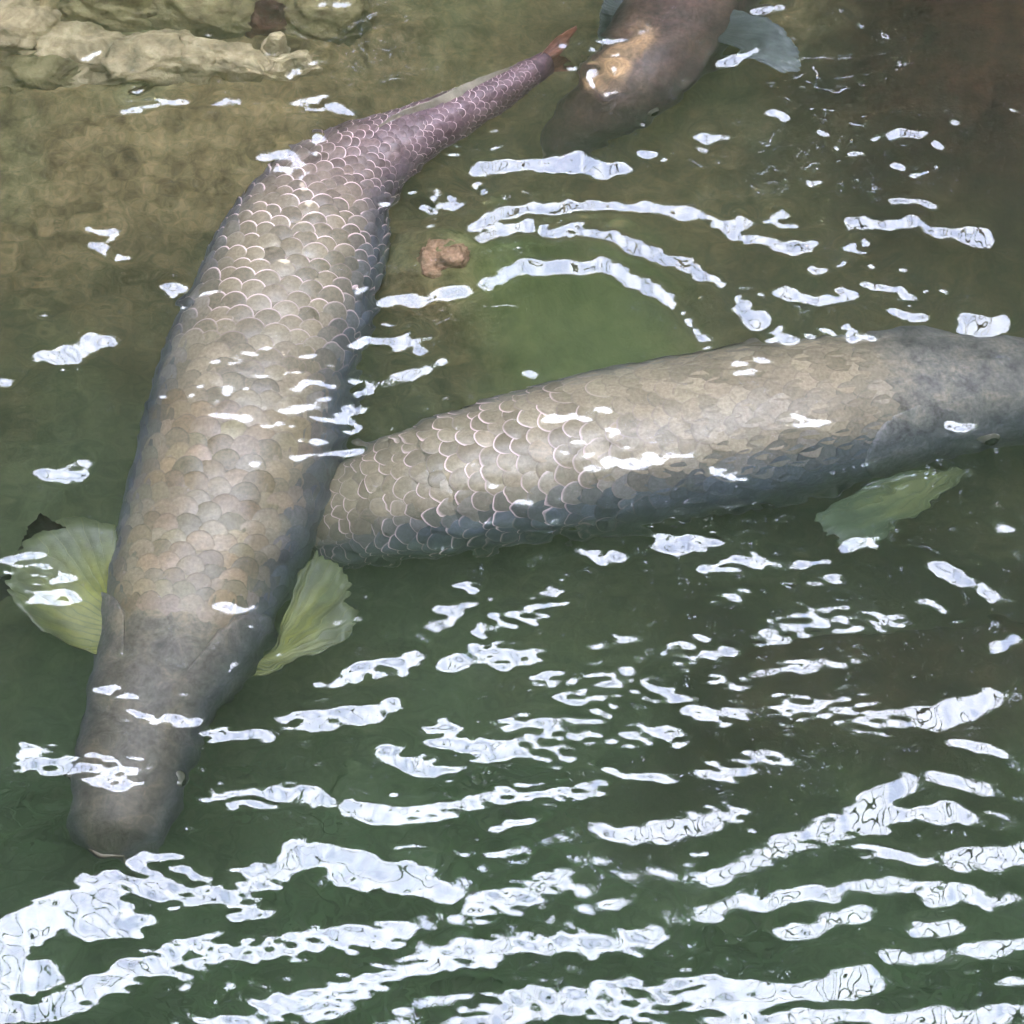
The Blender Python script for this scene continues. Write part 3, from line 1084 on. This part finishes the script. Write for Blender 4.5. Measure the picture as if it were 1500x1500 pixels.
    def build_scales(self, n_rows, n_round, limit):
        rs = np.random.default_rng(self.seed)
        items = []
        s, row = self.gill + 0.005, 0
        while s < 0.975:
            c = self.frame(s)[0]
            per = 2 * math.pi * math.sqrt((c[3] ** 2 + ((c[4] + c[5]) / 2) ** 2) / 2)
            nr = n_round if per > 0.20 else int(n_round * 0.72)
            w_ = per / nr
            for k in range(nr):
                ph = 2 * math.pi * (k + 0.5 * (row % 2)) / nr + rs.normal(0, 0.018)
                if math.sin(ph) < -0.72:
                    continue
                sj = s + rs.normal(0, 0.0013)
                p = self.pt(sj, ph)
                n, td = self.nrm(sj, ph)
                xd = np.cross(td, n)
                xd /= np.linalg.norm(xd)
                td = np.cross(n, xd)
                size = w_ * 1.12 * rs.uniform(0.90, 1.10)
                # dip the front edge under the scale before it
                tilt = rs.normal(0.0, 0.06)
                n2 = n - td * tilt * min(1.0, float(np.interp(sj, *self.relief)))
                n2 /= np.linalg.norm(n2)
                t2 = np.cross(n2, xd)
                view = (CAM - p) / np.linalg.norm(CAM - p)
                rel_ = p - CAM
                dd = rel_ @ FW
                u_, v_ = 750 + FPX * rel_[0] / dd, 750 - FPX * (rel_ @ UPV) / dd
                vis = max(0, n @ view) * size * size
                if not (-20 < u_ < 1520 and -20 < v_ < 1520):
                    vis = 0
                tone_ = self.tone(sj, ph) * rs.uniform(0.74, 1.24) * np.array([rs.uniform(1.0, 1.14), 1, rs.uniform(0.86, 1.0)]) ** (1.0 if sj < 0.42 and self.seed == 1 else 0.25)
                rl = float(np.interp(sj, *self.relief)) * rs.uniform(0.8, 1.2)
                rm = float(np.interp(sj, *self.rims)) * rs.choice([0.15, 0.6, 1.0], p=[0.2, 0.25, 0.55])
                items.append((vis, p - n * size * 0.045 * rl, xd, t2, n2 * rl, size, np.append(tone_, rm)))
            s += w_ * 0.80 / self.L
            row += 1
        items.sort(key=lambda t: -t[0])
        for vis, p, xd, td, n, size, tn in items[:limit]:
            o = bpy.data.objects.new('scale', scale_me)
            col.objects.link(o)
            o.parent = self.root
            M = Matrix.Identity(4)
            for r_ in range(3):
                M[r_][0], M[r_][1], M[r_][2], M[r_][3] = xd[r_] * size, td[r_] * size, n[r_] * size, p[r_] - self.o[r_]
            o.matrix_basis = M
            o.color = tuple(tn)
        V, F, Cc, Rm = [], [], [], []
        for vis, p, xd, td, n, size, tn in items[limit:]:
            o = len(V)
            for v in SV:
                V.append(p + (xd * v[0] + td * v[1] + n * v[2]) * size - self.o)
                Cc.append(tuple(tn))
            Rm += list(SR)
            F += [tuple(i + o for i in f) for f in SF]
        if V:
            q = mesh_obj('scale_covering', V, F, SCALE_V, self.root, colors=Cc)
            ra = q.data.color_attributes.new('rim', 'FLOAT_COLOR', 'POINT')
            ra.data.foreach_set('color', np.repeat(np.array(Rm)[:, None], 4, 1).astype(np.float32).ravel())
            q['kind'] = 'stuff'

    def fin(self, name, base, tips, c_in, c_out, rays=17, sag=0.008, thick=0.0012):
        """fan between a base segment (2 world points) and an outer polyline"""
        b0, b1 = [np.array(p, float) for p in base]
        tips = np.array(tips, float)
        nu, nv = rays * 4 + 1, 9
        seg = np.linalg.norm(np.diff(tips, axis=0), axis=1)
        cum = np.concatenate([[0], np.cumsum(seg)]) / seg.sum()
        nrm_ = np.cross(tips[len(tips) // 2] - b0, tips[-1] - tips[0])
        nrm_ /= np.linalg.norm(nrm_) + 1e-9
        rs = np.random.default_rng(len(name) + self.seed)
        V, Cc, cent = [], [], []
        jag = rs.uniform(-0.05, 0.02, nu + 2)
        for i in range(nu):
            u = i / (nu - 1)
            tip = np.array([np.interp(u, cum, tips[:, d]) for d in range(3)])
            b = b0 * (1 - u) + b1 * u
            jj = jag[i] * 0.8 + 0.03 * math.sin(9 * u + self.seed) + 0.008 * math.cos(2 * math.pi * rays * u)
            rowc = []
            for j in range(nv):
                v = j / (nv - 1)
                p = b + (tip - b) * v * (1 + jj * v ** 3)
                p = p + nrm_ * (sag * math.sin(math.pi * v) * (0.6 + 0.4 * math.sin(5 * u)) + 0.0003 * v * math.cos(2 * math.pi * rays * u))
                p = p + nrm_ * 0.003 * math.sin(2.4 * u * math.pi + 2 * v)
                rowc.append(p)
            cent.append(rowc)
        for sgn in (1, -1):
            for i in range(nu):
                for j in range(nv):
                    v = j / (nv - 1)
                    V.append(cent[i][j] + sgn * nrm_ * thick * (1 - 0.7 * v) * 0.5 - self.o)
                    k = sstep(0.15, 0.9, v + 0.12 * math.sin(i * 0.7))
                    dark = 1 - 0.07 * (0.5 - 0.5 * math.cos(2 * math.pi * rays * i / (nu - 1)))
                    Cc.append((*((np.array(c_in) * (1 - k) + np.array(c_out) * k) * dark), 1))
        F, N = [], nu * nv
        for i in range(nu - 1):
            for j in range(nv - 1):
                q = (i * nv + j, i * nv + j + 1, (i + 1) * nv + j + 1, (i + 1) * nv + j)
                F.append(q)
                F.append(tuple(N + t for t in reversed(q)))
        border = [i * nv + nv - 1 for i in range(nu)]
        for a_, b_ in zip(border[:-1], border[1:]):
            F.append((a_, N + a_, N + b_, b_))
        for i in (0, (nu - 1) * nv):
            for j in range(nv - 1):
                F.append((i + j, N + i + j, N + i + j + 1, i + j + 1))
        fo = mesh_obj(name, V, F, FIN, self.root, colors=Cc)
        for r_ in range(rays):
            i = int((r_ + 0.5) / rays * (nu - 1) / 4) * 4
            path = [cent[min(nu - 1, r_ * 4 + 2)][j] - self.o for j in range(nv)]
            vv, ff = tube(path, list(np.linspace(0.0009, 0.0003, nv)), 5)
            cc = [(*(np.array(c_in) * 0.40 + np.array(c_out) * 0.55), 1)] * len(vv)
            mesh_obj('fin_ray', vv, ff, FIN, fo, colors=cc)
        return fo

    def eye(self, s, ph, r):
        p = self.pt(s, ph)
        n, _ = self.nrm(s, ph)
        e = mesh_obj('eye', ICO3 * r + (p - n * r * 0.55 - self.o), ICO3F, EYE, self.root)
        mesh_obj('pupil', ICO3 * r * 0.62 + (p - n * r * 0.05 - self.o), ICO3F, PUPIL, e)

    def gill_cover(self, side, s0, s1, ph_c, spread, lift=0.006):
        """curved plate over the gills; side angle ph_c, rounded rear edge flaring off the body"""
        V, F, Cc = [], [], []
        nu, nv = 16, 14
        for lay in (0, 1):
            for i in range(nu):
                u = i / (nu - 1)
                for j in range(nv):
                    v = j / (nv - 1) * 2 - 1
                    e = math.sqrt(max(0, 1 - v * v))
                    s = s0 + (s1 - s0) * u * (0.35 + 0.65 * e)
                    ph = ph_c + v * spread * (0.75 + 0.25 * u)
                    off = lift * u ** 1.5 * e + 0.0012 * e - 0.0004 - lay * 0.0022
                    V.append(self.pt(s, ph, off) - self.o)
                    t_ = self.tone(self.gill - 0.05, ph)
                    Cc.append((*(t_ * (1.0 + 0.35 * u ** 6)), 1))
        N = nu * nv
        for i in range(nu - 1):
            for j in range(nv - 1):
                q = (i * nv + j, i * nv + j + 1, (i + 1) * nv + j + 1, (i + 1) * nv + j)
                F.append(q)
                F.append(tuple(N + t for t in reversed(q)))
        for j in range(nv - 1):
            a_, b_ = (nu - 1) * nv + j, (nu - 1) * nv + j + 1
            F.append((a_, b_, N + b_, N + a_))
        mesh_obj('gill_cover', V, F, BODY, self.root, colors=Cc)

    def lip(self, r=0.004):
        c, t, sd, u = self.frame(0)
        path = []
        for k in range(13):
            q = math.pi * (k / 12)
            p = c[:3] + sd * c[3] * 0.70 * math.cos(q) - t * c[4] * 0.72 * math.sin(q) + u * c[4] * (0.10 - 0.40 * (1 - math.sin(q)))
            path.append(p - self.o)
        v, f = tube(path, [r * (0.35 + 0.65 * math.sin(math.pi * k / 12)) for k in range(13)], 8)
        mesh_obj('lip', v, f, LIP, self.root)

    def tail_fin(self, length, height, c_in, c_out, fork=0.45, bend=0.0):
        c, t, sd, u = self.frame(1.0)
        b = c[:3] - t * 0.012
        t2 = t + sd * bend
        t2 /= np.linalg.norm(t2)
        prof_ = [(0.02, 0.5), (0.55, 0.85), (1.0, 1.0), (0.92, 0.72), (0.70, 0.36), (1 - fork, 0.0), (0.70, -0.36), (0.92, -0.72), (1.0, -1.0), (0.55, -0.85), (0.02, -0.5)]
        tips = [b + t2 * length * max(a, 0.12) + u * height * h_ for a, h_ in prof_[1:-1]]
        self.fin('tail_fin', (b + u * c[4] * 0.9, b - u * c[5] * 0.9), tips, c_in, c_out, rays=15, sag=0.002)

    def ridge_fin(self, name, s0, s1, h0, h1, lean, c_in, c_out):
        n = 14
        base, tip = [], []
        c0 = self.pt(s0, math.pi / 2, -0.003)
        c1 = self.pt(s1, math.pi / 2, -0.003)
        tips = []
        for i in range(n):
            q = i / (n - 1)
            p = self.pt(s0 + (s1 - s0) * q, math.pi / 2, 0.0)
            c, t, sd, u = self.frame(s0 + (s1 - s0) * q)
            hh = (h0 * (1 - q) + h1 * q) * min(1, 4 * q + 0.3)
            tips.append(p + (u * math.cos(lean) + sd * math.sin(lean)) * hh + t * hh * 0.4)
        self.fin(name, (c0, c1), tips, c_in, c_out, rays=9, sag=0.001)


def rows_from(pts, ka=1.0, kt=0.95, kb=1.0, shrink=1.0):
    """(px, py, half width px, z of the back[, width ratio, roll]) -> rows in metres"""
    out = []
    for q in pts:
        px, py, hw, zt = q[:4]
        wr = q[4] if len(q) > 4 else 1.0
        roll = q[5] if len(q) > 5 else 0.0
        m = mpp(at(px, py, zt - 0.06))
        a = hw * m * ka * wr
        bt = hw * m * kt
        out.append((px, py, zt - bt, a, bt, hw * m * kb, roll))
    return out


PAL1 = [(0.190, 0.160, 0.108), (0.080, 0.092, 0.122), (0.26, 0.25, 0.22), (0.095, 0.080, 0.064), (0.125, 0.076, 0.088)]
PAL2 = [(0.235, 0.196, 0.134), (0.088, 0.106, 0.130), (0.28, 0.29, 0.24), (0.130, 0.125, 0.115), (0.075, 0.055, 0.045)]
PAL3 = [(0.054, 0.036, 0.030), (0.040, 0.034, 0.034), (0.18, 0.16, 0.14), (0.075, 0.047, 0.038), (0.07, 0.05, 0.05)]

# carp heading towards the viewer
c1 = Carp('long scaly brown carp with yellow green pectoral fins swimming over the tail of another', rows_from([
    (172, 1216, 73, -0.078), (183, 1180, 82, -0.073), (192, 1140, 86, -0.068), (203, 1095, 88, -0.062), (213, 1055, 91, -0.057), (232, 1003, 100, -0.050), (250, 965, 111, -0.046),
    (264, 925, 121, -0.041), (287, 850, 134, -0.032), (325, 750, 145, -0.020), (353, 650, 148, -0.009), (378, 550, 144, -0.006),
    (412, 450, 136, -0.004), (445, 360, 122, -0.004), (478, 290, 101, -0.006), (530, 240, 75, -0.010), (600, 200, 56, -0.014, 0.9),
    (690, 155, 44, -0.020, 0.75), (760, 118, 36, -0.026, 0.6), (800, 92, 32, -0.030, 0.5)], kb=0.8), PAL1, 0.195, ((0.19, 0.25, 0.40, 0.48, 0.60, 1), (0.3, 0.6, 0.6, 0.5, 1.1, 1.1)), ((0.2, 0.46, 0.58, 0.9, 1), (0.0, 0.08, 1.0, 1.2, 0.9)), seed=1)
c1.eye(0.046, 0.40, 0.0105)
c1.eye(0.046, math.pi - 0.20, 0.011)
c1.gill_cover(1, 0.10, 0.222, 0.30, 0.80, 0.009)
c1.gill_cover(-1, 0.10, 0.222, math.pi - 0.30, 0.80, 0.006)
c1.lip()
YG_IN, YG_OUT = (0.17, 0.175, 0.036), (0.080, 0.094, 0.046)
c1.fin('pectoral_fin', (at(402, 945, -0.075), at(372, 985, -0.080)),
       [at(432, 842, -0.060), at(462, 812, -0.058), at(500, 826, -0.058), at(520, 856, -0.058), at(514, 886, -0.060), at(528, 893, -0.060), at(512, 930, -0.064), at(462, 956, -0.070), at(396, 984, -0.076)],
       YG_IN, YG_OUT)
c1.fin('pectoral_fin', (at(150, 955, -0.075), at(165, 860, -0.075)),
       [at(128, 950, -0.066), at(62, 926, -0.058), at(22, 890, -0.052), at(2, 855, -0.050), at(18, 812, -0.050), at(62, 776, -0.050), at(112, 756, -0.052), at(166, 766, -0.060), at(176, 800, -0.066)],
       YG_IN, YG_OUT)
c1.ridge_fin('dorsal_fin', 0.80, 0.95, 0.016, 0.008, -0.9, (0.20, 0.17, 0.13), (0.26, 0.23, 0.17))
c1.tail_fin(0.055, 0.040, (0.12, 0.06, 0.06), (0.22, 0.10, 0.06))

# carp heading to the side, tail dipping under the first one
K2 = 1 / 1.04
c2 = Carp('grey tan carp with one green pectoral fin, its tail dipping under the other carp', rows_from([
    (1600, 588, 46, -0.075), (1568, 583, 70, -0.066), (1525, 577, 87, -0.058), (1440, 572, 103, -0.046), (1300, 588, 120, -0.032), (1150, 613, 135, -0.018),
    (1000, 643, 141, -0.015), (850, 670, 135, -0.016), (700, 702, 120, -0.030), (600, 728, 104, -0.056), (510, 757, 86, -0.098), (430, 782, 66, -0.145),
    (330, 812, 48, -0.182), (200, 838, 36, -0.185, 0.8), (105, 842, 32, -0.145, 0.6), (62, 838, 32, -0.120, 0.5)], K2, K2, 1.0 * K2), PAL2, 0.205,
    ((0.2, 0.32, 0.45, 0.55, 1), (0.08, 0.12, 0.5, 1.0, 1.0)), ((0.2, 0.42, 0.52, 0.75, 0.9), (0.0, 0.08, 1.0, 1.1, 0.3)), seed=2)
c2.eye(0.105, math.pi - 0.12, 0.013)
c2.eye(0.105, 0.12, 0.013)
c2.gill_cover(1, 0.13, 0.235, 0.25, 0.8, 0.0008)
c2.gill_cover(-1, 0.13, 0.235, math.pi - 0.25, 0.8, 0.0012)
c2.lip()
c2.fin('pectoral_fin', (at(1425, 690, -0.13), at(1385, 690, -0.13)),
       [at(1395, 716, -0.12), at(1330, 762, -0.11), at(1262, 800, -0.10), at(1218, 788, -0.10), at(1200, 758, -0.10), at(1235, 728, -0.11), at(1320, 692, -0.12)],
       (0.15, 0.17, 0.06), (0.065, 0.092, 0.052))
c2.tail_fin(0.095, 0.09, (0.05, 0.04, 0.03), (0.02, 0.016, 0.012))

# carp coming in from the far side, crown of the head breaking the surface
c3 = Carp('dark brown carp with an orange tan patch on its head breaking the surface', rows_from([
    (820, 214, 30, -0.130), (845, 192, 44, -0.108), (888, 152, 60, -0.066), (935, 108, 76, -0.036), (975, 60, 86, -0.032), (1010, 5, 92, -0.034),
    (1050, -80, 98, -0.022), (1095, -190, 98, -0.028), (1140, -300, 88, -0.034), (1185, -420, 66, -0.042), (1225, -520, 42, -0.052), (1250, -585, 30, -0.06, 0.7)]),
    PAL3, 0.30, ((0, 1), (0.5, 0.8)), ((0, 1), (0.1, 0.4)), (0.118, 1.75, 0.040, 0.40, (0.40, 0.25, 0.13)), limit=0, seed=3)
c3.gill_cover(1, 0.17, 0.325, 0.42, 0.85)
c3.gill_cover(-1, 0.17, 0.325, math.pi - 0.42, 0.85)
c3.eye(0.10, 0.1, 0.009)
c3.eye(0.10, math.pi - 0.1, 0.009)
c3.lip()
c3.fin('pectoral_fin', (at(1040, 62, -0.07), at(1052, 30, -0.07)),
       [at(1100, 86, -0.045), at(1150, 108, -0.035), at(1172, 104, -0.032), at(1168, 74, -0.032), at(1146, 42, -0.035), at(1105, 18, -0.045), at(1066, 12, -0.06)],
       (0.05, 0.054, 0.05), (0.085, 0.098, 0.092))
c3.fin('pectoral_fin', (at(905, 40, -0.07), at(925, 10, -0.07)),
       [at(884, 78, -0.05), at(874, 50, -0.04), at(876, 20, -0.04), at(890, -10, -0.05), at(915, -15, -0.06)],
       (0.05, 0.054, 0.05), (0.085, 0.098, 0.092))
c3.tail_fin(0.13, 0.09, (0.06, 0.05, 0.04), (0.04, 0.03, 0.03))

# ------------------------------------------------------------------ water weed on the bed (uncountable)
wd = NT('water_weed')
wt = wd.n('ShaderNodeAttribute', attribute_name='tone')
wd.principled(wt.outputs['Color'], 0.6, 0.2)
V, F, Cc = [], [], []
for k in range(5200):
    px, py = random.uniform(-200, 1700), random.uniform(1180, 1640)
    if vnoise(np.array([px]), np.array([py]), 1 / 130, 51)[0] < random.uniform(-0.5, 0.5):
        continue
    if px > 850 and py < 1400:
        continue
    p = at(px, py, -0.36)
    z0 = float(bed_height(np.array([p[0]]), np.array([p[1]]))[0])
    hgt, az = random.uniform(0.015, 0.05), random.uniform(0, 6.28)
    dx, dy = math.cos(az), math.sin(az)
    lx, ly = random.gauss(0.02, 0.04), random.gauss(0, 0.04)
    wv = random.uniform(0.003, 0.008)
    o = len(V)
    for t in (0, 0.35, 0.7, 1.0):
        ww = wv * (1 - t * 0.85)
        cx, cy_ = p[0] + lx * t * t, p[1] + ly * t * t
        V += [(cx - dx * ww, cy_ - dy * ww, z0 - 0.01 + hgt * t), (cx + dx * ww, cy_ + dy * ww, z0 - 0.01 + hgt * t)]
    for j in range(3):
        F.append((o + 2 * j, o + 2 * j + 1, o + 2 * j + 3, o + 2 * j + 2))
    g_ = random.uniform(0.6, 1.5)
    Cc += [(0.075 * g_, 0.14 * g_, 0.055 * g_, 1)] * 8
tag(mesh_obj('water_weed', V, F, wd.m, colors=Cc), 'fine green water weed growing on the deep pond bed', 'water weed', kind='stuff')
